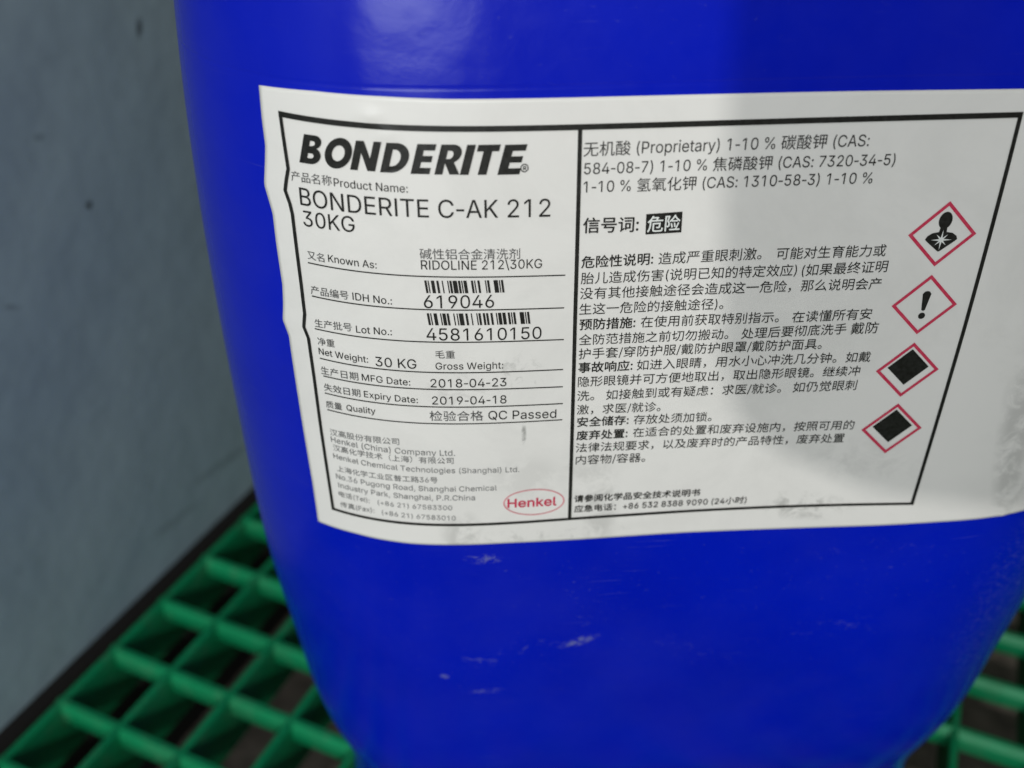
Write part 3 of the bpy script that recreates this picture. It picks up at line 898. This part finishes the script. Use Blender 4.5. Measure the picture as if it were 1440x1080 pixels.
# heavy slanted brand word, drawn letter by letter (x in letter widths, y 0..1 up)
def fill2d(loops):
    cu = bpy.data.curves.new('lettering', 'CURVE'); cu.dimensions = '2D'; cu.fill_mode = 'BOTH'
    for lp in loops:
        s = cu.splines.new('POLY'); s.points.add(len(lp) - 1); s.use_cyclic_u = True
        for k, (x, y) in enumerate(lp): s.points[k].co = (x, y, 0, 1)
    o = bpy.data.objects.new('lettering', cu); col.objects.link(o)
    dg = bpy.context.evaluated_depsgraph_get()
    me = bpy.data.meshes.new_from_object(o.evaluated_get(dg))
    co = np.empty(len(me.vertices) * 3); me.vertices.foreach_get('co', co)
    fs = [tuple(p.vertices) for p in me.polygons]
    bpy.data.objects.remove(o); bpy.data.curves.remove(cu); bpy.data.meshes.remove(me)
    return co.reshape(-1, 3)[:, :2], fs
def arc(cx, cy, rx, ry, a0, a1, n=14):
    return [(cx + rx * math.cos(math.radians(a0 + (a1 - a0) * k / n)), cy + ry * math.sin(math.radians(a0 + (a1 - a0) * k / n))) for k in range(n + 1)]
s_ = 0.26
def gB():
    o = [(0, 0)] + arc(.42, .285, .31, .285, -90, 68) + arc(.40, .755, .27, .245, -35, 90) + [(0, 1)]
    return [o, [(s_, .2)] + arc(.38, .285, .10, .085, -90, 90, 8) + [(s_, .37)], [(s_, .62)] + arc(.36, .715, .09, .085, -90, 90, 8) + [(s_, .8)]], .74
def gO():
    return [arc(.50, .5, .50, .53, 0, 360, 36)[:-1], arc(.50, .5, .235, .27, 0, 360, 30)[:-1]], 1.0
def gN():
    return [[(0, 0), (0, 1), (.27, 1), (.60, .42), (.60, 1), (.86, 1), (.86, 0), (.60, 0), (.26, .60), (.26, 0)]], .86
def gD():
    return [[(0, 0)] + arc(.34, .5, .50, .5, -90, 90, 24) + [(0, 1)], [(s_, .22)] + arc(.33, .5, .24, .28, -90, 90, 18) + [(s_, .78)]], .84
def gE():
    return [[(0, 0), (.62, 0), (.62, .21), (.26, .21), (.26, .40), (.59, .40), (.59, .61), (.26, .61), (.26, .79), (.62, .79), (.62, 1), (0, 1)]], .62
def gR():
    return [[(0, 0), (.26, 0), (.26, .38), (.50, 0), (.82, 0), (.55, .40)] + arc(.40, .69, .33, .31, -60, 90, 16) + [(0, 1)], [(s_, .52)] + arc(.36, .66, .11, .135, -90, 90, 10) + [(s_, .80)]], .78
def gI():
    return [[(0, 0), (.26, 0), (.26, 1), (0, 1)]], .26
def gT():
    return [[(.18, 0), (.44, 0), (.44, .78), (.64, .78), (.64, 1), (-.02, 1), (-.02, .78), (.18, .78)]], .62
# left foot of every letter at the baseline, in label u (measured on the label), and its width
H_ = 0.0325
slots = [(gB, -0.2816, 0.0245), (gO, -0.2535, 0.0305), (gN, -0.2217, 0.0275), (gD, -0.1888, 0.0272), (gE, -0.1562, 0.0200), (gR, -0.1310, 0.0252), (gI, -0.1040, 0.0092), (gT, -0.0915, 0.0222), (gE, -0.0640, 0.0236)]
for fn, u0, wd in slots:
    lp, adv = fn()
    co, fs = fill2d(lp)
    x = co[:, 0] / adv * wd; y = co[:, 1] * H_
    fr = (u0 + .28) / .25
    q = np.stack([u0 + x + y * 0.27, 0.3835 + 0.0036 * fr - y], -1)
    flat('logo_letter', q, fs, INK)

# ---------------------------------------------------------------- added lamp behind the camera, its flap shades the label
lamp_base = Wp([KEY[0], KEY[1] - 0.25, 0.0]); lamp_base[2] = 0.0
lamp = thing('added_shadow_lamp', 'added grey lamp on a thin pole, its metal flap cut to shade the label', 'lamp', lamp_base)
FLAP_SHADOW = [(.18, .90), (.205, .20), (.235, -.42), (.252, -.60), (.285, -.70), (.36, -.765), (.50, -.830), (.80, -.885), (2.3, -.93), (2.3, .90)]  # outline of the wanted shadow at the drum; the flap is cut to it
fr = 0.25
v = []
for dd in (0.0, 0.012):
    for (x, z) in FLAP_SHADOW:
        q = KEY + (np.array([x, 1.0, z]) - KEY) * fr
        v.append(Wp([q[0], q[1] - dd, q[2]]))
k = len(FLAP_SHADOW)
obj('flap', v, [tuple(range(k)), tuple(range(2 * k - 1, k - 1, -1))] + [(i, i + k, (i + 1) % k + k, (i + 1) % k) for i in range(k)], GREYM, lamp, origin=lamp_base)
def rod(name, p, q, r, material=DARK, n=10):
    p, q = np.array(p, float), np.array(q, float)
    d_ = (q - p) / np.linalg.norm(q - p)
    a_ = np.cross(d_, [0, 0, 1.0] if abs(d_[2]) < .9 else [1.0, 0, 0]); a_ /= np.linalg.norm(a_); b_ = np.cross(d_, a_)
    v = [Wp(c_ + r * (math.cos(2 * math.pi * i / n) * a_ + math.sin(2 * math.pi * i / n) * b_)) for c_ in (p, q) for i in range(n)]
    obj(name, v, [tuple(range(n)), tuple(range(2 * n - 1, n - 1, -1))] + [(i, i + n, (i + 1) % n + n, (i + 1) % n) for i in range(n)], material, lamp, origin=lamp_base)
rt_top = KEY + (np.array([2.3, 1.0, .90]) - KEY) * fr
rod('bracket', [KEY[0] + .22, KEY[1] - .10, KEY[2] + .18], rt_top, 0.02)
v, f = box_vf(-.26, .26, -.16, .0, -.2, .2)
obj('housing', [Wp([KEY[0] + x, KEY[1] - .06 + y, KEY[2] + z]) for x, y, z in v], f, GREYM, lamp, origin=lamp_base)
rod('pole', [KEY[0], KEY[1] - .25, -2.0 - 0.15 / U + 0.03], [KEY[0], KEY[1] - .25, KEY[2] + .1], 0.05)
v, f = box_vf(-.6, .6, -.6, .6, 0, .04)
obj('foot', [Wp([KEY[0] + x, KEY[1] - .25 + y, -2.0 - 0.15 / U + z]) for x, y, z in v], f, GREYM, lamp, origin=lamp_base)
